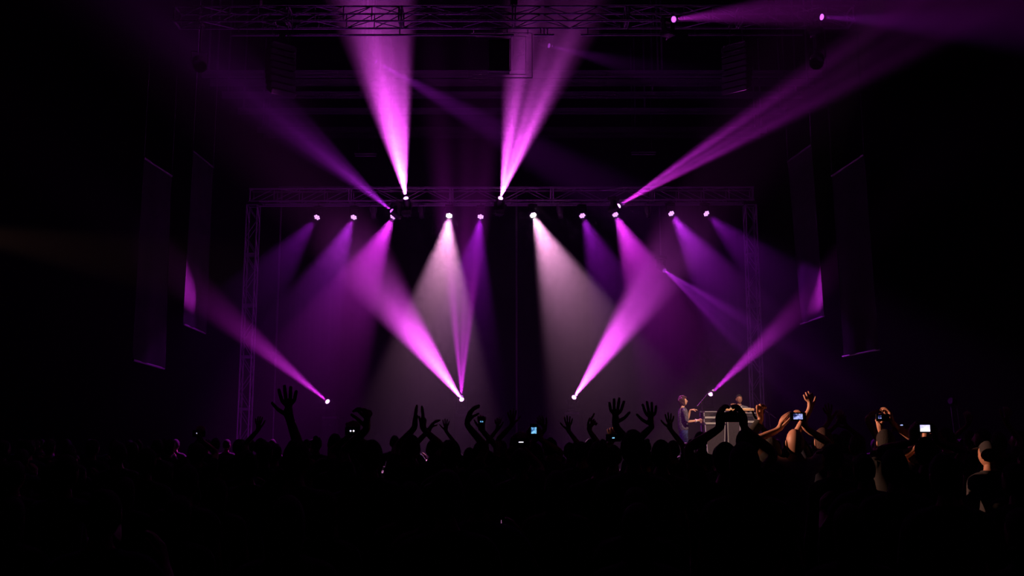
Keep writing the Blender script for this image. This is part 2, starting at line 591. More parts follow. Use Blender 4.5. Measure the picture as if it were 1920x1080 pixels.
WL = {842: 'white wash light under the rear truss, left of the two white beams',
 1000: 'white wash light under the rear truss, right of the two white beams',
 594: 'leftmost purple wash light under the rear truss', 663: 'purple wash light second from the left under the rear truss',
 737: 'bright magenta wash light directly below the up-left moving head', 901: 'purple wash light between the two white wash lights',
 1092: 'small purple wash light just right of the right white beam', 1154: 'bright magenta wash light below the long right-hand beam',
 1259: 'purple wash light second from the right under the rear truss', 1325: 'rightmost small purple wash light under the rear truss'}
for (px, py, a_, ang, P, col) in WASHES:
    a = at(px, py, 26.0)
    t = at(px + 300 * math.sin(math.radians(a_)), py + 300 * math.cos(math.radians(a_)), 22.7)
    d = (t - a).normalized()
    c = a - d * .09
    root = empty('wash_light', c + V((0, 0, .26)), WL[px], 'stage light', 'wash lights under the rear truss')
    o = root.location
    L = lambda p: V(p) - o
    ax = d.cross(V((0, 0, 1))); ax.z = 0; ax.normalize()
    R = Matrix((ax, V((0, 0, 1)).cross(ax), V((0, 0, 1)))).transposed()
    MB().box(L(c) + V((0, 0, .235)), (.22, .18, .06), R).bevel(.012).build('base', M['black'], root)
    b = MB().box(L(c) + V((0, 0, .19)), (.29, .06, .03), R)
    for s in (-1, 1):
        b.box(L(c) + ax * s * .135 + V((0, 0, .09)), (.02, .06, .22), R)
    b.bevel(.006).build('yoke', M['black'], root)
    Mx = Matrix.Translation(L(c)) @ basis(d).to_4x4()
    MB().lathe([(0, -.11), (.06, -.11), (.095, -.07), (.115, 0), (.12, .085), (.112, .09), (.108, .07), (0, .07)], Mx, 24).build('head', M['plastic'], root, smooth=True)
    lm = M['led_pink'] if col is PINK else (M['led_mag'] if P > 15000 else M['led_pur'])
    full = P > 15000
    cells = [(0, 0)] + [(.062 * math.cos(k * math.pi / 3 + .3), .062 * math.sin(k * math.pi / 3 + .3)) for k in range(6)]
    rr = .036 if full else .026
    for (x, y) in cells:
        MB().lathe([(rr, .071), (rr, .082), (rr * .7, .090), (0, .094)], Mx @ Matrix.Translation((x, y, 0)), 12).build('led_cell', lm, root, smooth=True)
    MB().tube(L(c) + V((0, 0, .26)), L(c) + V((0, 0, .40)), .02).build('clamp', M['steel'], root)
    spot_child(root, L(c) + d * .19, d, ang, P, col, .35, .085)


# dark fixtures hanging unlit from the rear lamp bar (small glints between the lit ones)
def par_can(p, d, label, group, rad=.1, front=False):
    d = V(d).normalized()
    root = empty('par_can', p + V((0, 0, .3)), label, 'stage light', group)
    Mx = Matrix.Translation((0, 0, -.3)) @ basis(d).to_4x4()
    MB().lathe([(0, -.2), (.05, -.2), (rad * .8, -.15), (rad, -.05), (rad, .17), (rad * .94, .17), (rad * .94, .05), (0, .05)], Mx).build('can', M['speaker'], root, smooth=True)
    ax = d.cross(V((0, 0, 1))).normalized()
    q = V((0, 0, -.3))
    MB().path([q + ax * (rad + .02), q + ax * (rad + .02) + V((0, 0, .24)), q - ax * (rad + .02) + V((0, 0, .24)), q - ax * (rad + .02)], .012, 6).build('bracket', M['steel'], root)
    if front:
        zt_ = fa.lerp(fc, (p.x - fa.x) / (fc.x - fa.x)).z - .33 - root.location.z
        MB().tube((0, 0, -.06), (0, 0, zt_), .016).box((0, -.01, zt_), (.08, .46, .06)).build('clamp', M['steel'], root)
    else:
        MB().tube((0, 0, -.06), (0, 0, .02), .02).build('clamp', M['steel'], root)
    return root


par_can(at(374, 118, 19.2), (.3, -.6, -.7), 'dark par can hanging near the left end of the near truss', None, .15, True)
par_can(at(1532, 112, 19.2), (-.3, -.6, -.7), 'dark par can hanging near the right end of the near truss', None, .15, True)
for px, w_ in ((700, 'left of the bright magenta wash light'), (790, 'left of the left white wash light'), (1050, 'right of the right white wash light'), (1215, 'right of the bright right-hand magenta wash light')):
    par_can(at(px, 398, 26.1), (.1, -.3, -.9), 'small unlit par can ' + w_, 'unlit par cans on the rear bar', .07)

# warm spots for the band and the right-hand crowd, hung from the hall roof nearer the audience
def profile_spot(p, aim, ang, P, col, label):
    root = empty('profile_spot', p + V((0, 0, .25)), label, 'stage light', 'warm spotlights on the hall roof')
    dk = (aim - p).normalized()
    Mx = Matrix.Translation((0, 0, -.25)) @ basis(dk).to_4x4()
    MB().lathe([(0, -.32), (.07, -.32), (.11, -.26), (.11, -.05), (.07, 0), (.07, .2), (.085, .2), (.085, .26), (.07, .26), (.07, .1), (0, .1)], Mx).build('barrel', M['black'], root, smooth=True)
    MB().path([V((-.14, 0, -.25)), V((-.14, 0, -.02)), V((.14, 0, -.02)), V((.14, 0, -.25))], .012, 6).build('bracket', M['steel'], root)
    MB().tube((0, 0, -.02), (0, 0, HZ - root.location.z), .02).build('drop_pipe', M['steel'], root)
    spot_child(root, V((0, 0, -.25)) + dk * .36, dk, ang, P, col, .5, .06)


profile_spot(V((6.6, 14.0, 10.6)), at(1345, 775, 24.0), 12.5, 9000, (1.0, .66, .48), 'warm spotlight above the picture, lighting the two musicians')
profile_spot(V((-8.8, 12.6, 4.8)), V((3.8, 9.1, 2.3)), 11, 8500, (1.0, .46, .30), 'warm spotlight out of view at the left, skimming the right-hand crowd')

# fill lamps added on the deck out of sight, brightening haze and rig
for x, lab in ((-6.0, 'added fill batten on the front edge of the deck, left end'), (-2.6, 'added fill batten on the front edge of the deck, middle'), (1.2, 'added fill batten on the front edge of the deck, right of the middle one')):
    root = empty('fill_batten', (x, 22.0, .94), lab, 'stage light', 'added fill battens along the stage front')
    MB().box((0, 0, .06), (1.2, .12, .08)).bevel(.01).build('housing', M['black'], root)
    for s in (-.5, .5):
        MB().box((s, 0, .01), (.04, .16, .02)).build('foot', M['steel'], root)
    for k in range(8):
        MB().lathe([(.04, 0), (.04, .01), (0, .018)], Matrix.Translation((-.525 + k * .15, 0, .1)), 10).build('led_cell', M['fill_led'], root)
    l = bpy.data.lights.new('lamp', 'AREA')
    l.shape = 'RECTANGLE'; l.size = 1.1; l.size_y = .08
    l.energy = 45
    l.color = (.34, .012, .56)
    lo = bpy.data.objects.new('lamp', l); COL.objects.link(lo); lo.parent = root
    lo.location = (0, 0, .135)
    lo.rotation_euler = (math.radians(180 - 15), 0, 0)


# ------------------------------------------------------------------ things hung in the air
def line_array(pxc, ytop, ybot, Y, side, label):
    top, bot = at(pxc, ytop, Y), at(pxc, ybot, Y)
    H = top.z - bot.z
    root = empty('line_array_speaker', top, label, 'speaker', 'line array speakers')
    n = 8
    z = 0
    y = 0
    ph = 0
    for k in range(n):
        hh = H / n
        ph = math.radians(-8 + 6 * k)
        R = Matrix.Rotation(side * math.radians(38), 3, 'Z') @ Matrix.Rotation(ph, 3, 'X')
        c = V((0, y, z - hh / 2))
        b = MB().box(c, (.56, .34, hh * .93), R)
        b.bevel(.01, 1)
        cab = b.build('cabinet', M['speaker'], root)
        z -= hh * math.cos(ph)
        y += hh * math.sin(ph)
    b = MB().box((0, 0, .03), (.5, .3, .04), Matrix.Rotation(side * math.radians(38), 3, 'Z'))
    zt_ = fa.lerp(fc, (top.x - fa.x) / (fc.x - fa.x)).z - .33 - top.z
    b.tube((-.15, 0, .05), (-.12, 0, zt_), .008, 6).tube((.15, 0, .05), (.12, 0, zt_), .008, 6)
    b.tube((-.12, -.21, zt_), (-.12, .2, zt_), .014, 6).tube((.12, -.21, zt_), (.12, .2, zt_), .014, 6)
    b.build('flying_frame', M['steel'], root)


line_array(527, 90, 174, 19.2, 1, 'curved line array speaker hanging under the near truss on the left')
line_array(1381, 90, 168, 19.2, -1, 'curved line array speaker hanging under the near truss on the right')

# centre: rectangular frame with a speaker box hung inside it
A, Bc = at(880, 62, 19.7), at(998, 146, 19.7)
root = empty('rigging_grid', ((A.x + Bc.x) / 2, 19.7, Bc.z), 'large dark rectangular metal frame hanging under the near truss centre', 'frame')
w, h = Bc.x - A.x, A.z - Bc.z
b = MB()
for ww, hh2, t in ((w, h, .012), (w - .28, h - .16, .008)):
    z0 = (h - hh2) / 2
    b.box((0, 0, z0), (ww, .03, t)).box((0, 0, h - z0), (ww, .03, t)).box((-ww / 2, 0, h / 2), (t, .03, hh2)).box((ww / 2, 0, h / 2), (t, .03, hh2))
b.build('bars', M['steel'], root)
zt_ = fa.lerp(fc, .5).z - .33 - Bc.z
for x in (-w / 2 + .1, w / 2 - .1):
    MB().tube((x, 0, h), (x, 0, zt_), .01).tube((x, 0, zt_), (x, -.34, zt_), .012).build('hanger', M['steel'], root)
A, Bc = at(915, 73, 19.5), at(957, 134, 19.5)
root = empty('hanging_speaker', ((A.x + Bc.x) / 2, 19.5, Bc.z), 'small upright speaker box hanging inside the dark rectangular frame', 'speaker')
w, h = Bc.x - A.x, A.z - Bc.z
MB().box((0, .12, h / 2), (w * .92, .24, h * .96)).bevel(.01).build('cabinet', M['speaker'], root)
b = MB()
b.box((0, -.01, .012), (w, .03, .03)).box((0, -.01, h - .012), (w, .03, .016)).box((-w / 2, -.01, h / 2), (.016, .03, h)).box((w / 2, -.01, h / 2), (.016, .03, h))
b.build('front_trim', M['alu'], root)
zt_ = fa.lerp(fc, .5).z - .33 - Bc.z
for x in (-.1, .1):
    MB().tube((x, .1, h), (x, .1, zt_), .008).tube((x, .1, zt_), (x, -.14, zt_), .01).build('hanger', M['steel'], root)

for px0, px1, py, lab in ((665, 706, 291, 'short dark tube light hanging high behind the left beams'), (1183, 1230, 288, 'short dark tube light hanging high over the right of the stage')):
    A, Bc = at(px0, py, 29), at(px1, py, 29)
    root = empty('tube_light', (A + Bc) / 2, lab, 'light fitting')
    w = Bc.x - A.x
    MB().box((0, 0, .03), (w, .12, .05)).bevel(.008).build('housing', M['steel'], root)
    MB().tube((-w / 2 + .02, 0, -.03), (w / 2 - .02, 0, -.03), .018).build('tube', M['alu'], root)
    for x in (-w / 3, w / 3):
        MB().tube((x, 0, .05), (x, 0, HZ - A.z), .006, 6).build('wire', M['steel'], root)


def banner(tl, tr, br, bl, Y0, Y1, label):
    P = [at(*tl, Y0), at(*tr, Y1), at(*br, Y1), at(*bl, Y0)]
    o = (P[2] + P[3]) / 2
    root = empty('banner', o, label, 'banner', 'banners beside the stage')
    P = [p - o for p in P]
    nx, nz = 16, 24
    bm = bmesh.new()
    nrm = (P[1] - P[0]).cross(P[3] - P[0]).normalized()
    g = []
    for j in range(nz + 1):
        g.append([])
        for i in range(nx + 1):
            s, t = i / nx, j / nz
            q = P[0].lerp(P[1], s).lerp(P[3].lerp(P[2], s), t)
            q = q + nrm * (.02 * math.sin(s * 9 + t * 2) * (.3 + t))
            g[j].append(bm.verts.new(q))
    for j in range(nz):
        for i in range(nx):
            bm.faces.new((g[j][i], g[j][i + 1], g[j + 1][i + 1], g[j + 1][i]))
    bmesh.ops.solidify(bm, geom=bm.faces[:], thickness=.012)
    m = MB(); m.bm.free(); m.bm = bm
    m.build('cloth', M['banner'], root, smooth=True)
    MB().tube(P[0], P[1], .025).build('top_pole', M['steel'], root)
    MB().tube(P[3], P[2], .022).build('bottom_pole', M['alu'], root)
    for q in (P[0], P[1]):
        MB().tube(q, V((q.x, q.y, HZ - o.z - .005)), .006, 6).build('wire', M['steel'], root)


banner((362, 283), (400, 314), (385, 625), (345, 608), 22.6, 24.2, 'left inner banner hanging just outside the left tower')
banner((270, 296), (322, 330), (308, 691), (250, 675), 19.6, 21.0, 'left outer banner, nearest the left wall')
banner((1477, 303), (1521, 272), (1547, 592), (1501, 608), 24.2, 22.6, 'right inner banner hanging just outside the right tower')
banner((1560, 330), (1620, 290), (1650, 655), (1580, 669), 21.0, 19.6, 'right outer banner, nearest the right wall')


# ------------------------------------------------------------------ people
PENDING = []          # objects whose skin modifier is baked once at the end


class SK:
    """a skeleton of connected points, each with a radius, grown into one skin"""
    def __init__(s):
        s.v, s.e, s.r, s.g = [], [], [], []

    def p(s, co, r, parent=None):
        s.v.append(V(co)); s.r.append(r if isinstance(r, tuple) else (r, r))
        i = len(s.v) - 1
        if parent is not None:
            s.e.append((parent, i))
        return i

    def chain(s, parent, pts):
        for co, r in pts:
            parent = s.p(co, r, parent)
        return parent

    def build(s, name, m, parent=None, sub=1, extra=None):
        me = bpy.data.meshes.new(name)
        me.from_pydata([tuple(v) for v in s.v], s.e, [])
        o = bpy.data.objects.new(name, me)
        COL.objects.link(o)
        if parent: o.parent = parent
        o.modifiers.new('skin', 'SKIN').use_smooth_shade = True
        sv = me.skin_vertices
        if not sv:
            bm = bmesh.new(); bm.from_mesh(me); bm.verts.layers.skin.verify(); bm.to_mesh(me); bm.free()
            sv = me.skin_vertices
        for i, r in enumerate(s.r):
            sv[0].data[i].radius = r
            sv[0].data[i].use_root = (i == 0)
        ss = o.modifiers.new('sub', 'SUBSURF'); ss.levels = sub; ss.render_levels = sub
        PENDING.append((o, m, extra, s))
        return o

    def wear(s, name, m, cover, off, pred=None, parent=None):
        """a garment: cover maps an end point of the skeleton to the stretch (0..1) of its edge that is clothed"""
        s.g.append((name, m, cover, off, pred, parent))


def garment(me, sk, spec, parent):
    name, m, cover, off, pred, _ = spec
    n = len(me.vertices)
    co = np.empty(n * 3); me.vertices.foreach_get('co', co); co = co.reshape(-1, 3)
    no = np.array([v.normal[:] for v in me.vertices])
    best = np.full(n, 1e9); ok = np.zeros(n, bool)
    for (a, b) in sk.e:
        A, B = np.array(sk.v[a]), np.array(sk.v[b])
        d = B - A
        t = np.clip(((co - A) @ d) / (d @ d + 1e-9), 0, 1)
        ra, rb = sk.r[a][0], sk.r[b][0]
        dist = np.linalg.norm(co - (A + t[:, None] * d), axis=1) - (ra + (rb - ra) * t)
        w = dist < best
        best = np.where(w, dist, best)
        lo, hi = cover.get(b, (2, 3))
        ok = np.where(w, (t >= lo) & (t <= hi), ok)
    if pred:
        ok &= np.array([pred(V(c)) for c in co])
    P3 = co + no * off
    idx = {}
    fs = []
    for p in me.polygons:
        if all(ok[i] for i in p.vertices):
            fs.append([idx.setdefault(i, len(idx)) for i in p.vertices])
    if not fs:
        return
    vs = [None] * len(idx)
    for k, i in idx.items():
        vs[i] = tuple(P3[k])
    nm = bpy.data.meshes.new(name)
    nm.from_pydata(vs, [], fs)
    for p in nm.polygons:
        p.use_smooth = True
    nm.materials.append(m)
    o = bpy.data.objects.new(name, nm)
    COL.objects.link(o)
    o.parent = parent
    return o


def bake_people():
    dg = bpy.context.evaluated_depsgraph_get()
    dg.update()
    out = []
    for o, m, extra, sk in PENDING:
        me = bpy.data.meshes.new_from_object(o.evaluated_get(dg))
        out.append(me)
    for (o, m, extra, sk), me in zip(PENDING, out):
        for spec in sk.g:
            garment(me, sk, spec, o)
        o.modifiers.clear()
        old = o.data
        if extra:
            bm = bmesh.new(); bm.from_mesh(me)
            for e in extra:
                bm.from_mesh(e)
            bm.to_mesh(me); bm.free()
        me.materials.clear()
        me.materials.append(m)
        for p in me.polygons:
            p.use_smooth = True; p.material_index = 0
        o.data = me
        me.name = o.name
        bpy.data.meshes.remove(old)
    PENDING.clear()


def head_mesh(c, R, s, fine=False):
    """a head with brow, nose, lips, chin and ears; c centre, R facing (+Y of R is the face), s scale"""
    bm = bmesh.new()
    bmesh.ops.create_uvsphere(bm, u_segments=28, v_segments=22, radius=1)
    g = lambda x, z, cx, cz, w, h: math.exp(-((x - cx) / w) ** 2 - ((z - cz) / h) ** 2)
    for v in bm.verts:
        x, y, z = v.co
        X, Y, Z = x * .075, y * .095, z * .115
        if z < 0:
            X *= 1 - .25 * z * z; Y *= 1 - .12 * z * z
            if y > 0: Y += .012 * (-z)
        if y > 0:
            X *= .97
            Y += .026 * g(x, z, 0, -.12, .16, .17) + .012 * g(x, z, 0, .02, .10, .2)   # nose
            Y -= .012 * (g(x, z, .42, .05, .20, .13) + g(x, z, -.42, .05, .20, .13))     # eye sockets
            Y += .005 * (g(x, z, .40, .05, .12, .08) + g(x, z, -.40, .05, .12, .08))     # eyelids
            Y += .006 * g(x, z, 0, .22, .6, .08)                                         # brow
            Y += .009 * (g(x, z, 0, -.42, .25, .05) + g(x, z, 0, -.52, .22, .05))        # lips
            Y += .010 * g(x, z, 0, -.78, .3, .14)                                        # chin
        v.co = (X, Y, Z)
    for sx in (-1, 1):
        q = bmesh.ops.create_uvsphere(bm, u_segments=8, v_segments=6, radius=1)
        bmesh.ops.transform(bm, matrix=Matrix.Translation((sx * .076, -.008, -.008)) @ Matrix.Rotation(sx * .35, 4, 'Z') @ Matrix.Diagonal((.009, .02, .032, 1)), verts=q['verts'])
    bmesh.ops.transform(bm, matrix=Matrix.Translation(c) @ R.to_4x4() @ Matrix.Scale(s, 4), verts=bm.verts[:])
    me = bpy.data.meshes.new('head')
    bm.to_mesh(me); bm.free()
    return me


def hair_obj(c, R, s, style, m, parent):
    bm = bmesh.new()
    bmesh.ops.create_icosphere(bm, subdivisions=4 if style == 'curly' else 3, radius=1)
    grow = {'short': 1.05, 'curly': 1.16, 'long': 1.07, 'cap': 1.06, 'bun': 1.05}[style]
    dele = []
    for v in bm.verts:
        x, y, z = v.co
        k = grow
        if style == 'curly':
            k += .22 * noise.noise(V((x * 3.1, y * 3.1, z * 3.1))) + .16 * noise.noise(V((x * 7, y * 7, z * 7))) + (.12 if z > 0 else 0)
        X, Y, Z = x * .078 * k, y * .098 * k - .004, z * .118 * k + .004
        low = (-.62 if y < -.1 else -.2) if style in ('short', 'cap', 'bun') else -.75
        if y > .28 and z < .48: dele.append(v)
        elif z < (low if style != 'long' else -1.1) and y < .4: dele.append(v)
        if style == 'long' and z < -.1 and y <= .28:
            Z -= .10 * (-z); Y -= .012; X *= 1.06
        v.co = (X, Y, Z)
    bmesh.ops.delete(bm, geom=dele, context='VERTS')
    bmesh.ops.solidify(bm, geom=bm.faces[:], thickness=.006)
    if style == 'cap':
        q = bmesh.ops.create_uvsphere(bm, u_segments=14, v_segments=6, radius=1)
        bmesh.ops.transform(bm, matrix=Matrix.Translation((0, .10, .055)) @ Matrix.Rotation(-.2, 4, 'X') @ Matrix.Diagonal((.07, .075, .008, 1)), verts=q['verts'])
    if style == 'bun':
        q = bmesh.ops.create_uvsphere(bm, u_segments=12, v_segments=8, radius=1)
        bmesh.ops.transform(bm, matrix=Matrix.Translation((0, -.085, .095)) @ Matrix.Diagonal((.042, .042, .042, 1)), verts=q['verts'])
    bmesh.ops.transform(bm, matrix=Matrix.Translation(c) @ R.to_4x4() @ Matrix.Scale(s, 4), verts=bm.verts[:])
    mb = MB(); mb.bm.free(); mb.bm = bm
    return mb.build('cap' if style == 'cap' else 'hair', m, parent, smooth=True)


def hand(sk, wi, W, D, N, T, kind, s=1.0):
    """five fingers grown from the wrist: D along the hand, N out of the palm, T towards the thumb"""
    D = V(D).normalized(); T = V(T); T = (T - D * T.dot(D)).normalized(); N = V(N); N = (N - D * N.dot(D)); N = N.normalized() if N.length > 1e-3 else D.cross(T)
    curl = {'open': .10, 'relaxed': .38, 'fist': 1.45, 'hold': .75, 'point': 1.5, 'bent': .45, 'pinch': .8}[kind]
    spread = {'open': .16, 'relaxed': .08, 'fist': .01, 'hold': .05, 'point': .01, 'bent': .04, 'pinch': .03}[kind]
    pm = sk.p(W + D * .045 * s, (.030 * s, .022 * s), wi)
    pk = sk.p(W + D * .075 * s, (.032 * s, .020 * s), pm)
    lens = [.074, .083, .077, .060]
    for k in range(4):
        off = (.031 - .021 * k) * s
        K = W + D * (.096 - .006 * abs(k - 1.2)) * s + T * off
        a = curl
        if kind == 'point' and k == 0: a = .05
        f = (D + T * spread * (1.4 - k)).normalized()
        kn = sk.p(K, .0105 * s, pk)
        pos, par, ang = K, kn, 0
        for q, (fr, rr) in enumerate(((.45, .0106), (.30, .0098), (.25, .0084))):
            ang += a * (.75, 1.0, .7)[q]
            dd = f * math.cos(ang) + N * math.sin(ang)
            pos = pos + dd * lens[k] * fr * s
            par = sk.p(pos, rr * s, par)
    ta = {'open': .95, 'relaxed': .6, 'fist': .35, 'hold': .7, 'point': .35, 'bent': .5, 'pinch': .45}[kind]
    b = W + D * .028 * s + T * .026 * s + N * .006
    t1 = b + (D * math.cos(ta) + T * math.sin(ta)) * .042 * s + N * (.012 if kind != 'fist' else .03)
    d2 = (D * math.cos(ta * .7) + T * math.sin(ta * .7) + (N * (.2 if kind in ('open', 'relaxed') else .9))).normalized()
    i = sk.p(b, .015 * s, pm)
    i = sk.p(t1, .0115 * s, i)
    sk.p(t1 + d2 * .030 * s, .0100 * s, i)
    sk.p(t1 + d2 * .056 * s, .0080 * s, len(sk.v) - 1)


def ik(S, W, l1, l2, hint):
    d = W - S
    L = max(1e-4, d.length)
    if L > (l1 + l2) * .995:
        W = S + d * ((l1 + l2) * .995 / L); d = W - S; L = d.length
    a = (l1 * l1 - l2 * l2 + L * L) / (2 * L)
    h = math.sqrt(max(0, l1 * l1 - a * a))
    n = d.normalized()
    hv = V(hint) - n * V(hint).dot(n)
    hv = hv.normalized() if hv.length > 1e-4 else V((0, 0, -1))
    return S + n * a + hv * h, W


HANDSCALE = 1.0


def person(loc, h, label, group=None, face=0.0, arms=None, skin='skin_b', hair='hair_dark', style='short', shirt='cloth_a',
           trousers='trouser', sleeve='short', lean=(0, 0), look=0.0, tilt=0.0, bulk=1.0, headoff=(0, 0, 0), extras=None):
    """arms: {side(-1 left / +1 right): dict(w=world wrist, d=hand direction, n=palm normal, k=kind, el=elbow hint)}"""
    s = h / 1.76
    Rz = Matrix.Rotation(face, 3, 'Z')          # local +Y is where the person faces
    loc = V(loc)
    lx, ly = lean
    P = lambda x, y, z: Rz @ V((x + lx * max(0, z - .95), y + ly * max(0, z - .95), z)) * s
    sk = SK()
    b = bulk
    pel = sk.p(P(0, 0, .96), (.13 * b * s, .10 * b * s))
    wa = sk.p(P(0, 0, 1.10), (.12 * b * s, .095 * b * s), pel)
    ch = sk.p(P(0, .005, 1.28), (.135 * b * s, .105 * b * s), wa)
    nb = sk.p(P(0, -.01, 1.43), (.085 * s, .07 * s), ch)
    nk = sk.p(P(0, 0, 1.50), .052 * s, nb)
    hc = P(0, .015, 1.645) + V(headoff)
    sk.p(hc + V((0, 0, -.05 * s)), .05 * s, nk)
    ids = {-1: {}, 1: {}}
    for sx in (-1, 1):
        hp = sk.p(P(sx * .095, 0, .90), .088 * b * s, pel)
        kn = sk.p(P(sx * .11, .02, .50), .058 * s, hp)
        an = sk.p(P(sx * .12, -.01, .09), .040 * s, kn)
        ids[sx].update(hp=hp, kn=kn, an=an)
        hl = sk.p(P(sx * .12, .03, .045), .040 * s, an)
        sk.p(P(sx * .14, .15, .032), .030 * s, hl)
    arms = arms or {}
    shl = {}
    for sx in (-1, 1):
        A = arms.get(sx)
        up = .05 if A and (V(A['w']) - loc).z > 1.55 * s else 0
        S = P(sx * (.185 - up * .4), 0, 1.41 + up)
        cl = sk.p(P(sx * .10, 0, 1.415 + up * .5), .062 * s, nb)
        si = sk.p(S, .058 * s, cl)
        if A:
            W = V(A['w']) - loc
            hint = V(A.get('el', (sx * .6, .1, -.8)))
            l1, l2 = .285 * s, .262 * s
            E, W2 = ik(S, W, l1, l2, hint)
            D = V(A.get('d', (0, 0, 1)))
            N = V(A.get('n', (0, 1, 0)))
            T = V(A['t']) if 't' in A else N.cross(D) * (-sx)
            kind = A.get('k', 'open')
        else:
            E = P(sx * .25, -.03, 1.14); W2 = P(sx * .26, .05, .88)
            D = P(sx * .26, .07, .7) - W2
            N = Rz @ V((-sx, 0, 0)); T = Rz @ V((0, 1, 0)); kind = 'relaxed'
        m1 = sk.p(S.lerp(E, .5), .046 * b * s, si)
        ei = sk.p(E, .038 * s, m1)
        m2 = sk.p(E.lerp(W2, .35), .037 * s, ei)
        wi = sk.p(W2, .027 * s, m2)
        ids[sx].update(cl=cl, si=si, m1=m1, ei=ei, m2=m2, wi=wi)
        hand(sk, wi, W2, D, N, T, kind, s * (A.get('s', 1.17) if A else 1.0))
        shl[sx] = (S, E, W2)
    Rh = Rz @ Matrix.Rotation(look, 3, 'Z') @ Matrix.Rotation(tilt, 3, 'X')
    o = sk.build('person', M[skin], None, 1, [head_mesh(hc, Rh, s)])
    o.location = loc
    tag(o, label, 'person', group)
    up, lo = (0, .75), (-1, 2)
    cov = {wa: (-1, 2), ch: (-1, 2), nb: (-1, 2), nk: (-1, .25)}
    tro = {wa: (-1, .8)}
    for sx in (-1, 1):
        I = ids[sx]
        cov[I['hp']] = (-1, 2); cov[I['kn']] = (-1, .14); cov[I['cl']] = (-1, 2); cov[I['si']] = (-1, 2)
        cov[I['m1']] = (-1, 2)
        if sleeve != 'short':
            cov[I['ei']] = (-1, 2); cov[I['m2']] = (-1, .2 if sleeve == 'elbow' else 2)
            if sleeve == 'long': cov[I['wi']] = (-1, .85)
        else:
            cov[I['ei']] = (-1, .15)
        tro[I['hp']] = (-1, 2); tro[I['kn']] = (-1, 2); tro[I['an']] = (-1, .95)
    sk.wear('trousers', M[trousers], tro, .010 * s)
    sk.wear('shirt', M[shirt], cov, .017 * s)
    if extras:
        sk.wear('shirt_front', M[extras], {wa: (-1, 2), ch: (-1, 2), nb: (-1, .8)}, .021 * s, pred=lambda v: (Rz.transposed() @ v).y > .02 and abs((Rz.transposed() @ v).x) < .15)
    if style != 'bald':
        hair_obj(hc, Rh, s, style, M[hair] if style != 'cap' else M['cloth_b'], o)
    o['_hc'] = 0
    del o['_hc']
    return o, hc + loc, Rh, s, shl


# --- the band ------------------------------------------------------------------
STG = .945
p_ = at(1281, 800, 23.5)
h_ = at(1281, 743, 23.5).z - STG - .015
gl = V((p_.x, 23.5, STG))
wn = at(1305, 789, 23.35); wf = at(1294, 769, 23.62)
musician, hcm, Rhm, sm, shm = person(gl, h_, 'curly-haired musician in profile facing right, dark shirt and blue jeans, arms out in front', face=-math.pi / 2 + .12,
    arms={1: dict(w=wn, d=(1, -.02, .02), n=(0, .2, -1), t=(0, -.5, .8), k='relaxed', el=(-.3, -.4, -1)),
          -1: dict(w=wf, d=(1, 0, .15), n=(0, 0, -1), t=(0, -1, .1), k='bent', el=(.6, .2, -1))},
    skin='skin_a', hair='hair_brown', style='curly', shirt='shirt_sleeve', trousers='denim', sleeve='elbow', tilt=.12, bulk=1.0, extras='shirt_navy')
MB().lathe([(.036, -.012), (.045, -.012), (.045, .012), (.036, .012), (.036, -.012)], Matrix.Translation(shm[1][2].lerp(shm[1][1], .05)) @ basis(shm[1][2] - shm[1][1]).to_4x4()).build('wristband', M['white'], musician)

p_ = at(1390, 770, 24.7)
h_ = 1.68
kl = V((at(1386, 760, 24.7).x, 24.7, STG))
kh = at(1386, 740, 24.7).z - STG
player, hck, Rhk, sk_, shk = person(kl, kh, 'smiling keyboard player in a grey jacket behind the keyboard, one fist raised', face=math.pi - .1,
    arms={1: dict(w=at(1373, 766, 24.45), d=(.05, -.1, 1), n=(0, -1, .1), k='fist', el=(-.8, -.2, -1)),
          -1: dict(w=at(1397, 768, 24.35), d=(-.1, -1, -.2), n=(0, 0, -1), k='relaxed', el=(.8, 0, -1))},
    skin='skin_c', hair='hair_dark', style='short', shirt='grey', sleeve='long', bulk=1.05, look=.2)
MB().prism([Rz_ for Rz_ in [V((-.035, -.150, 1.46)) * sk_, V((.035, -.150, 1.46)) * sk_, V((.004, -.158, 1.33)) * sk_, V((-.004, -.158, 1.33)) * sk_]], (0, .02, 0)).build('collar', M['white'], player)


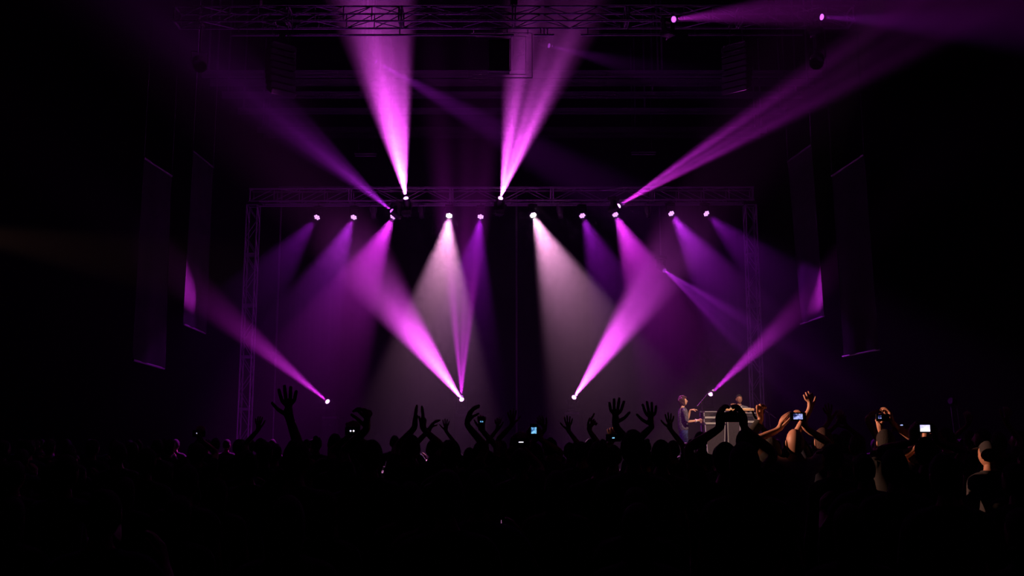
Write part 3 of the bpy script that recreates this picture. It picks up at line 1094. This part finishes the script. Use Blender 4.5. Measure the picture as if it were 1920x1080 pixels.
def road_case(x0, x1, y0, y1, Y, dep, label, group='road cases beside the keyboard', taper=0.0, handle=True, zfloor=None):
    A, B = at(x0, y0, Y), at(x1, y1, Y)
    zb = B.z if zfloor is None else zfloor
    w, h = B.x - A.x, A.z - zb
    root = empty('road_case', ((A.x + B.x) / 2, Y + dep / 2, zb), label, 'case', group)
    t = taper
    pts = [(-w / 2 + t, -dep / 2 + .012, .012), (w / 2 - t, -dep / 2 + .012, .012), (w / 2 - .012, -dep / 2 + .012, h - .012), (-w / 2 + .012, -dep / 2 + .012, h - .012)]
    MB().prism(pts, (0, dep - .024, 0)).build('body', M['case'], root)
    e = [(-w / 2 + t, .012), (w / 2 - t, .012), (w / 2, h - .01), (-w / 2, h - .01)]
    b = MB()
    for y in (-dep / 2, dep / 2):
        for k in range(4):
            (xa, za), (xb, zb2) = e[k], e[(k + 1) % 4]
            b.tube((xa, y, za), (xb, y, zb2), .014, 4)
    for xa, za in e:
        b.tube((xa, -dep / 2, za), (xa, dep / 2, za), .014, 4)
    b.build('edge_trim', M['edge'], root)
    for xa, za in e:
        for y in (-dep / 2, dep / 2):
            MB().ball((xa, y, za), (.024, .024, .024), 8, 6).build('corner_ball', M['chrome'], root)
    if handle:
        hx = -w * .05
        pr = []
        for k in range(9):
            a = math.pi * k / 8
            pr.append(V((hx + .075 * math.cos(a), -dep / 2 - .012, h * .36 + .055 * math.sin(a))))
        MB().path(pr, .010, 6).build('handle', M['chrome'], root)
        MB().box((hx, -dep / 2 + .006, h * .42), (.19, .012, h * .42)).build('handle_dish', M['plastic'], root)
    return root


road_case(1320, 1362, 771.5, 783, 23.9, .5, 'upper road case with a silver handle, left of the keyboard')
road_case(1320, 1362, 783.4, 794, 23.9, .5, 'middle road case with a silver handle under the upper one')
road_case(1322, 1362, 794.4, 870, 23.9, .5, 'tapered bottom road case of the stack left of the keyboard', taper=.06, handle=False, zfloor=STG)
road_case(1393, 1421, 774, 791, 24.0, .5, 'dark case right under the keyboard at its right end')
road_case(1391, 1423, 791.6, 870, 24.0, .55, 'tall case with a bright top edge standing under the right end of the keyboard', handle=False, zfloor=STG)
road_case(1364, 1390, 783, 870, 23.95, .5, 'plain case between the two stacks of road cases', handle=False, zfloor=STG)

A, B = at(1384, 766, 24.05), at(1412, 770, 24.05)
kb = empty('keyboard', ((A.x + B.x) / 2 - .12, 24.3, B.z), 'wood-coloured keyboard on top of the cases in front of the player', 'keyboard')
w = B.x - A.x + .35
MB().box((0, 0, .03), (w, .30, .06)).bevel(.008).build('body', M['wood'], kb)
for k in range(18):
    MB().box((-w / 2 + .05 + k * (w - .1) / 17.5, .06, .066), ((w - .1) / 18.5, .13, .012)).build('white_key', M['white'], kb)
for k in range(17):
    if k % 7 not in (2, 6):
        MB().box((-w / 2 + .05 + (k + .5) * (w - .1) / 17.5, .03, .076), (.012, .08, .014)).build('black_key', M['plastic'], kb)
b = MB()
zz = B.z - STG
for s_ in (-1, 1):
    b.tube((s_ * w * .38, -.12, 0), (-s_ * w * .30, .12, -zz + .02), .014)
    b.tube((s_ * w * .38, .12, 0), (-s_ * w * .30, .12, -zz + .02), .014)
b.tube((-w * .3, -.2, -zz + .015), (-w * .3, .22, -zz + .015), .015).tube((w * .3, -.2, -zz + .015), (w * .3, .22, -zz + .015), .015)
b.tube((-w * .38, -.12, -.005), (w * .38, -.12, -.005), .012)
b.build('stand', M['steel'], kb)


def mic_stand(base, top, b0, b1, label, mic=True):
    root = empty('microphone_stand', base, label, 'microphone stand')
    L = lambda p: V(p) - V(base)
    b = MB().tube(L(base) + V((0, 0, .1)), L(top), .011)
    b.build('pole', M['chrome'], root)
    for k in range(3):
        a = k * 2.094 + .4
        MB().tube((0, 0, .16), (.28 * math.cos(a), .28 * math.sin(a), .015), .009, 6).build('leg', M['steel'], root)
    MB().tube(L(b0), L(b1), .010).build('boom', M['chrome'], root)
    MB().ball(L(top), (.022, .022, .026), 10, 8).build('clutch', M['black'], root)
    d = (V(b0) - V(b1)).normalized()
    MB().tube(L(b0), L(b0) + d * .06, .018).build('counterweight', M['black'], root)
    if mic:
        d = -d
        e = L(b1)
        Mx = Matrix.Translation(e) @ basis(d + V((.3, 0, -.2))).to_4x4()
        MB().lathe([(0, -.02), (.011, -.02), (.016, .10), (.017, .13)], Mx, 12).build('microphone', M['plastic'], root, True)
        MB().lathe([(.017, .13), (.026, .145), (.027, .165), (.018, .185), (0, .19)], Mx, 12).build('mic_grille', M['alu'], root, True)
    return root


tp = at(1316, 752, 23.3)
bs = V((at(1321, 770, 23.3).x, 23.3, STG))
mic_stand(bs, tp, at(1309, 760, 23.2), at(1328, 737, 23.4), 'boom microphone stand with a silver arm in front of the curly-haired musician')
tp = at(1442, 774, 24.4)
mic_stand(V((tp.x + .05, 24.4, STG)), tp, at(1455, 784, 24.3), at(1434, 769, 24.5), 'second boom microphone stand to the right of the keyboard')

# slender stand at the far right
p_ = at(1789, 745, 21.9)
root = empty('lighting_stand', (p_.x, 21.9, 0), 'pair of thin upright poles with a small lamp head at the far right', 'stand')
for dx, pt, pb in ((0, (1783, 762), (1788, 800)), (1, (1794, 760), (1799, 796))):
    a_, c_ = at(*pt, 21.9) - V(root.location), at(*pb, 21.9) - V(root.location)
    d_ = (c_ - a_).normalized()
    c_ = a_ + d_ * (a_.z - 0.012) / max(.2, -d_.z)
    MB().tube(a_, c_, .012).build('pole', M['alu'], root)
b = MB()
for k in range(5):
    b.tube(at(1784 + k, 764 + k * 8, 21.9) - V(root.location), at(1794.5 + k, 763 + k * 8, 21.9) - V(root.location), .008, 6)
b.build('rung', M['steel'], root)
tp = at(1787, 757, 21.9) - V(root.location)
MB().lathe([(0, -.1), (.05, -.1), (.07, -.02), (.075, .08), (.065, .08), (0, .05)], Matrix.Translation(tp + V((0, 0, .05))) @ basis(V((-.8, -.3, .2))).to_4x4(), 14).build('lamp_head', M['speaker'], root, True)


# --- phones ----------------------------------------------------------------------
def screen_mat(name, c0, c1, strength, scale):
    m = bpy.data.materials.new(name)
    m.use_nodes = True
    nt = m.node_tree
    p = nt.nodes['Principled BSDF']
    p.inputs['Base Color'].default_value = (.01, .01, .01, 1)
    tc = nt.nodes.new('ShaderNodeTexCoord'); nz = nt.nodes.new('ShaderNodeTexNoise'); r = nt.nodes.new('ShaderNodeValToRGB')
    nz.inputs['Scale'].default_value = scale
    r.color_ramp.elements[0].position = .42; r.color_ramp.elements[1].position = .58
    r.color_ramp.elements[0].color = (*c0, 1); r.color_ramp.elements[1].color = (*c1, 1)
    nt.links.new(tc.outputs['Object'], nz.inputs['Vector']); nt.links.new(nz.outputs['Fac'], r.inputs['Fac'])
    nt.links.new(r.outputs['Color'], p.inputs['Emission Color'])
    p.inputs['Emission Strength'].default_value = strength
    m.cycles.emission_sampling = 'NONE'
    return m


SCR = {'blue': screen_mat('phone screen blue', (.02, .10, .30), (.25, .65, 1.0), 1.0, 30),
       'white': screen_mat('phone screen white', (.55, .52, .95), (1.0, .97, 1.0), 1.3, 14),
       'show': screen_mat('phone screen showing the stage', (.01, .015, .08), (.45, .5, 1.0), 1.1, 26),
       'off': mat('dark phone screen', (.004, .004, .005), .2)}


def phone(px, py, Y, w, h, scr, label, sw=None, sh=None, roll=0.0, off=(0, 0)):
    c = at(px, py, Y)
    root = empty('smartphone', c, label, 'phone')
    R = Matrix.Rotation(roll, 3, 'Y')
    root.rotation_euler = (0, roll, 0)
    MB().box((0, 0, 0), (w, .009, h)).bevel(.003, 2).build('body', M['plastic'], root)
    sw = sw or w * .9; sh = sh or h * .86
    MB().box((off[0], -.0052, off[1]), (sw, .0012, sh)).build('screen', SCR[scr], root)
    MB().lathe([(.006, 0), (.006, .002), (0, .002)], Matrix.Translation((w * .36, .0045, h * .3)) @ basis(V((0, 1, 0))).to_4x4(), 10).build('camera_lens', M['plastic'], root)
    return root


# --- the crowd: everyone whose head or hands show against the stage ----------------
def W(px, py, Y):
    return at(px, py, Y)


def crowd(px, ytop, Y, label, arms=None, **kw):
    """px, ytop: top of the head in the picture; Y: distance; feet on the floor"""
    t = at(px, ytop, Y)
    h = max(1.50, min(1.93, t.z - .02))
    loc = V((t.x, Y, 0.0))
    A = {}
    for sx, (wx, wy, dy, d, n, k, *rest) in (arms or {}).items():
        e = dict(w=at(wx, wy, Y + dy), d=d, n=n, k=k)
        if rest: e.update(rest[0])
        A[sx] = e
    S = (A, loc, h)
    return person(loc, h, label, arms=A, **kw)[0]


UPF = (0, 1, 0)      # palm to the stage
BK = (0, -1, 0)
CROWD = [
 # px, ytop, Y, label, arms, extra
 (556, 822, 6.0, 'concertgoer at the left raising one large open hand highest of all on that side', {-1: (543, 784, .1, (-.12, 0, 1), (0, 1, 0), 'open', dict(t=(-1, 0, .1), el=(.5, 0, -1)))}, dict(skin='skin_b')),
 (628, 811, 12.0, 'concertgoer with a purple-rimmed head, left of the phone with two bright dots', None, dict(style='short', shirt='cloth_b')),
 (594, 817, 15.0, 'concertgoer whose small head shows just left of the purple-rimmed head', None, dict(style='bun')),
 (697, 822, 7.2, 'concertgoer raising a bent hand with thumb and finger pinched, sloping shoulder', {-1: (690, 803, .1, (-.12, 0, 1), (-1, .2, 0), 'pinch', dict(t=(-.9, -.3, .2)))}, dict(skin='skin_b', bulk=1.15)),
 (740, 815, 16.5, 'concertgoer with a small round head right of the sloping shoulder', None, dict(style='short')),
 (771, 813, 9.0, 'concertgoer holding both hands pressed together high above the head', {-1: (778, 802, .12, (.02, 0, 1), (1, .3, 0), 'open', dict(t=(0, -1, 0))), 1: (793, 804, .12, (.0, 0, 1), (-1, .3, 0), 'open', dict(t=(0, -1, 0)))}, dict(style='cap')),
 (812, 822, 11.5, 'concertgoer with one drooping hand beside the pressed hands', {-1: (803, 808, .1, (.5, 0, .8), (1, 0, -.4), 'bent')}, dict()),
 (838, 824, 15.5, 'concertgoer raising a small spread hand left of the bent wrist', {1: (836, 808, .1, (0, 0, 1), UPF, 'open')}, dict(style='long')),
 (846, 822, 8.2, 'concertgoer raising a hand bent at the wrist under the bright left centre floor light', {1: (874, 795, .1, (.35, 0, 1), (.9, 0, -.3), 'bent', dict(t=(.3, -1, 0), el=(1, 0, -1)))}, dict(skin='skin_b')),
 (900, 826, 10.5, 'concertgoer holding up a phone with one small white glint', {1: (903, 806, .1, (0, 0, 1), UPF, 'hold')}, dict()),
 (936, 823, 14.0, 'concertgoer raising a dim hand between the glinting phone and a tall arm', {-1: (932, 806, .1, (.1, 0, 1), UPF, 'relaxed')}, dict(style='long')),
 (968, 812, 12.5, 'concertgoer with a tall straight arm left of the blue phone', {-1: (960, 797, .1, (0, 0, 1), UPF, 'open')}, dict(style='short')),
 (1004, 829, 9.5, 'concertgoer holding up a phone with a bright blue screen', {-1: (991, 824, .06, (.1, .1, 1), (.8, .5, 0), 'hold', dict(t=(.2, -1, .2))), 1: (1013, 824, .06, (-.1, .1, 1), (-.8, .5, 0), 'hold', dict(t=(-.2, -1, .2)))}, dict()),
 (1032, 820, 12.0, 'concertgoer with a hand tilted left, right of the blue phone', {-1: (1022, 806, .1, (-.5, 0, 1), (0, 1, 0), 'relaxed')}, dict(style='bun')),
 (1068, 828, 12.5, 'concertgoer raising a small spread hand below the bright right centre floor light', {1: (1066, 808, .1, (0, 0, 1), UPF, 'open')}, dict()),
 (1090, 826, 10.5, 'concertgoer pointing a finger up and right', {1: (1104, 806, .1, (.6, 0, 1), (0, 1, -.2), 'point', dict(t=(-.6, 0, .5), el=(.4, 0, -1)))}, dict()),
 (1124, 824, 7.2, 'concertgoer raising the biggest open hand with spread fingers, thumb to the right', {1: (1152, 797, .1, (.12, 0, 1), (0, 1, 0), 'open', dict(t=(1, 0, .1), el=(.5, 0, -1)))}, dict(skin='skin_b')),
 (1187, 803, 6.6, 'concertgoer with the broad dark head between the two big open hands', None, dict(style='short', bulk=1.15)),
 (1240, 822, 7.8, 'concertgoer raising an open hand, thumb to the left, right of the broad dark head', {-1: (1222, 800, .1, (-.08, 0, 1), (0, 1, 0), 'open', dict(t=(-1, 0, .1)))}, dict(skin='skin_b')),
 (1262, 824, 12.0, 'concertgoer raising a small spread hand in front of the curly-haired musician', {1: (1256, 804, .1, (0, 0, 1), UPF, 'open')}, dict()),
 (1313, 808, 13.0, 'concertgoer whose head covers the foot of the left road cases', None, dict(style='short')),
 (1360, 826, 6.6, 'concertgoer before the keyboard holding a wide dark phone overhead', {-1: (1350, 803, .02, (.05, .1, 1), (.8, .5, 0), 'hold', dict(t=(.2, -1, .2))), 1: (1395, 803, .02, (-.05, .1, 1), (-.8, .5, 0), 'hold', dict(t=(-.2, -1, .2), el=(.8, 0, -.6)))}, dict(skin='skin_a', style='short')),
 (1400, 797, 7.6, 'concertgoer whose round dark head hides the bottom of the keyboard stand', None, dict(style='short')),
 (1395, 826, 5.4, 'near concertgoer with a faint purple edge on the hair, lowest below the keyboard', None, dict(style='long')),
 (1446, 818, 9.0, 'concertgoer in a dark sleeve thrusting a lit fist up beside the second microphone stand', {-1: (1428, 785, .1, (-.1, 0, 1), (.2, -1, 0), 'fist')}, dict(skin='skin_a', sleeve='long', shirt='cloth_a')),
 (1416, 820, 11.0, 'concertgoer with a lit bare forearm just under the raised fist', {1: (1424, 793, .1, (.1, 0, 1), UPF, 'relaxed')}, dict(skin='skin_a')),
 (1490, 792, 8.8, 'concertgoer with a close-cropped lit head and white collar filming with a phone', {-1: (1460, 806, .1, (.5, .1, 1), (.8, .6, -.2), 'relaxed', dict(el=(-1, 0, -.6), t=(.3, -1, .2))), 1: (1510, 803, .1, (-.1, .1, 1), (-.8, .5, 0), 'hold', dict(t=(-.2, -1, .2), el=(.8, 0, -1)))}, dict(skin='skin_a', style='bald', shirt='white')),
 (1543, 792, 9.4, 'concertgoer raising one lit bare arm, the tallest at the right', {-1: (1519, 767, .1, (-.05, 0, 1), (0, 1, 0), 'relaxed', dict(el=(-.4, 0, -1), s=1.0))}, dict(skin='skin_a', style='short', hair='hair_brown', shirt='cloth_c')),
 (1566, 812, 11.5, 'concertgoer with a lit forearm and spread fingers right of the tallest arm', {-1: (1556, 789, .1, (-.12, 0, 1), (0, 1, 0), 'open')}, dict(skin='skin_a')),
 (1585, 806, 12.5, 'concertgoer with both dim hands up, right of the spread fingers', {-1: (1571, 795, .1, (.3, 0, 1), UPF, 'relaxed'), 1: (1592, 803, .1, (-.5, 0, .6), UPF, 'relaxed')}, dict(skin='skin_b', style='long', shirt='white')),
 (1606, 814, 10.4, 'concertgoer raising a lit hand bent flat to the right', {1: (1624, 785, .1, (.75, 0, .65), (.3, 0, -1), 'bent', dict(t=(.2, -1, .2), el=(.5, 0, -1)))}, dict(skin='skin_a')),
 (1660, 803, 9.2, 'concertgoer photographing with a small camera phone between raised elbows', {-1: (1649, 803, .1, (-.1, .1, 1), (.8, .5, 0), 'hold', dict(el=(-.2, -.2, -1), t=(.2, -1, .2), s=.95)), 1: (1674, 795, .1, (-.2, .1, 1), (-.8, .5, 0), 'hold', dict(el=(.6, -.1, -1), t=(-.2, -1, .2)))}, dict(skin='skin_a', style='short', shirt='cloth_a')),
 (1716, 815, 10.5, 'concertgoer with a thin pale arm bent over to the left beside the brightest screen', {-1: (1702, 797, .1, (-1, 0, -.1), (0, 0, -1), 'bent', dict(t=(0, -1, 0), el=(.4, 0, -1)))}, dict(skin='skin_a')),
 (1735, 817, 7.6, 'concertgoer holding up the phone with the brightest white screen', {-1: (1712, 829, .02, (.1, .1, 1), (.8, .5, 0), 'hold', dict(t=(.2, -1, .2))), 1: (1757, 829, .02, (-.1, .1, 1), (-.8, .5, 0), 'hold', dict(t=(-.2, -1, .2)))}, dict(skin='skin_b')),
 (1772, 799, 11.2, 'concertgoer with a reddish lit face right of the brightest screen', None, dict(skin='skin_a', style='short', look=1.0, shirt='cloth_b')),
 (1818, 806, 14.0, 'concertgoer with one small dim hand up below the thin upright poles', {-1: (1816, 796, .1, (0, 0, 1), UPF, 'relaxed')}, dict(skin='skin_b')),
 (1842, 802, 12.2, 'concertgoer with a dim reddish head second from the right edge', None, dict(skin='skin_b', style='short', look=.9)),
 (1872, 808, 11.5, 'concertgoer with a dim bare arm slanting up near the right edge', {1: (1886, 792, .1, (.3, 0, 1), UPF, 'relaxed', dict(el=(.5, 0, -1)))}, dict(skin='skin_b')),
 (1911, 806, 11.8, 'concertgoer with a reddish head cut by the right edge of the picture', None, dict(skin='skin_a', style='short', look=.8)),
 (372, 829, 11.0, 'concertgoer alone in the dark at far left holding up a glinting phone', {1: (374, 823, .1, (0, .1, 1), UPF, 'hold')}, dict()),
 (404, 820, 16.0, 'concertgoer with a barely visible head right of the far-left phone', None, dict(style='short')),
 (488, 820, 13.0, 'concertgoer raising a thin faint arm left of the large open hand', {-1: (484, 806, .1, (0, 0, 1), UPF, 'relaxed')}, dict()),
 (661, 824, 9.5, 'concertgoer holding up a phone that shows two bright dots', {-1: (654, 818, .1, (.1, .1, 1), UPF, 'hold'), 1: (668, 818, .1, (-.1, .1, 1), UPF, 'hold')}, dict()),
 (1741, 829, 8.9, 'concertgoer lifting a dim phone directly under the brightest screen', {-1: (1736, 826, .1, (.1, .1, 1), UPF, 'hold')}, dict()),
 (975, 838, 8.5, 'concertgoer holding a phone low under the blue phone', {1: (980, 840, .15, (-.1, .1, 1), UPF, 'hold')}, dict()),
 (1150, 832, 9.6, 'concertgoer holding a phone with a tiny white glint below the biggest open hand', {-1: (1146, 830, .1, (.1, .1, 1), UPF, 'hold')}, dict()),
]
for (px, yt, Y, lab, arms, kw) in CROWD:
    crowd(px, yt, Y, lab, arms, group=None, **kw)

phone(903, 794, 10.45, .075, .15, 'blue', 'upright phone with one small white glint, left of the tall straight arm', .034, .014, off=(0, .02))
phone(1001, 809, 9.42, .075, .15, 'blue', 'upright phone with the bright blue square screen', .052, .062, off=(0, .01))
phone(977, 829, 8.55, .15, .075, 'white', 'phone held low with a thin white strip lit, below the blue one', .042, .008, off=(0, .0))
phone(373, 813, 11.12, .15, .075, 'white', 'phone glinting alone in the dark at the far left', .06, .018)
ph = phone(661, 808, 9.42, .15, .075, 'off', 'dark phone with two bright dots, left of the pinched hand')
for dx in (-.018, .012):
    MB().lathe([(.009, 0), (.009, .002), (0, .003)], Matrix.Translation((dx, -.006, .0)) @ basis(V((0, -1, 0))).to_4x4(), 10).build('screen_icon', SCR['white'], ph)
phone(1150, 821, 9.55, .15, .075, 'blue', 'dark phone with a tiny white glint below the biggest open hand', .024, .011)
phone(1375, 782, 6.72, .165, .072, 'off', 'wide dark phone held overhead in front of the keyboard')
phone(1496, 781, 8.76, .15, .075, 'show', 'phone showing a blue picture of the stage, held over the cropped head', .085, .05)
phone(1655, 783, 9.2, .13, .07, 'show', 'small camera phone held between raised elbows', .03, .03, off=(-.03, .005))
phone(1734, 803, 7.52, .11, .075, 'white', 'phone with the brightest white screen, at the right of the crowd', .078, .052)
phone(1737, 817, 9.05, .10, .06, 'show', 'dim phone directly under the brightest screen', .03, .02)
phone(1690, 797, 10.5, .07, .03, 'show', 'small device glinting in the pale bent hand', .03, .012)
bake_people()

# --- the rest of the crowd, lost in the dark below the raised hands ----------------
V_SETS = []
for i, (h, arms, kw) in enumerate([
    (1.72, 0, dict(style='short', shirt='cloth_a')),
    (1.64, 0, dict(style='long', shirt='cloth_d', bulk=.9)),
    (1.78, 0, dict(style='cap', shirt='cloth_b', sleeve='long')),
    (1.68, 1, dict(style='bun', shirt='cloth_c', bulk=.9)),
    (1.75, 2, dict(style='short', shirt='cloth_c', skin='skin_c')),
    (1.60, 0, dict(style='long', shirt='cloth_a', bulk=.88, skin='skin_c')),
]):
    A = {}
    if arms >= 1: A[1] = dict(w=(.20, .34, 1.32), d=(-.4, .4, 1), n=(-1, .2, 0), k='relaxed', el=(.6, -.2, -1))
    if arms >= 2: A[-1] = dict(w=(-.18, .34, 1.30), d=(.4, .4, 1), n=(1, .2, 0), k='relaxed', el=(-.6, -.2, -1))
    o = person(V((0, 0, 0)), h, 'x', arms=A, **kw)[0]
    V_SETS.append((o, h))
bake_people()
LOOK = ['short-haired person in black', 'long-haired person in maroon', 'person in a cap',
        'person with a hair bun', 'short-haired person in blue', 'small long-haired person']
taken = []
for o in sc.objects:
    if o.parent is None and o.name.startswith('person') and o not in [v[0] for v in V_SETS]:
        taken.append((o.location.x, o.location.y))
spots = []
rnd = random.Random(3)
Y = 4.3
row = 0
while Y < 20.2:
    half = Y * .56 + .4
    n = int(2 * half / (.68 + .012 * Y))
    for i in range(n):
        x = -half + (i + .5 + .5 * (row % 2) - .25) * 2 * half / n + rnd.uniform(-.10, .10)
        y = Y + rnd.uniform(-.12, .12)
        if all((x - a) ** 2 + (y - b) ** 2 > .60 ** 2 for a, b in taken):
            spots.append((x, y)); taken.append((x, y))
    Y += .74 + .04 * Y
    row += 1
for px in (812,):                                # close the gap through which the lit floor before the stage would show
    for Y in [5 + .25 * q for q in range(56)]:
        x = (px - 960) / F * Y
        if all((x - a) ** 2 + (Y - b) ** 2 > .42 ** 2 for a, b in taken):
            spots.append((x, Y)); taken.append((x, Y))
            break

first = [True] * len(V_SETS)
for k, (x, y) in enumerate(spots):
    i = rnd.randrange(len(V_SETS))
    src, h = V_SETS[i]
    if first[i]:
        r = src; first[i] = False
    else:
        r = src.copy(); COL.objects.link(r)
        for chd in src.children:
            c2 = chd.copy(); COL.objects.link(c2); c2.parent = r
    lim = min(1.80, CZ - 24 * y / 1766)             # heads stay under the skyline of hands
    f = min(rnd.uniform(1.0, 1.07) if y > 12 else rnd.uniform(.97, 1.03), lim / h)
    r.location = (x, y, 0)
    r.rotation_euler = (0, 0, rnd.uniform(-.35, .35))
    r.scale = (f, f, f)
    u = x / (y * .54)
    side = 'far left' if u < -.6 else 'left' if u < -.2 else 'centre' if u < .2 else 'right' if u < .6 else 'far right'
    dep = 'near the camera' if y < 7 else 'rear half' if y < 11 else 'front half' if y < 15.5 else 'by the stage'
    r['label'] = 'unlit %s, %s, %s of the dark crowd' % (LOOK[i], dep, side)
    r['category'] = 'person'
    r['group'] = 'unlit concertgoers %s, %s' % (dep, side)
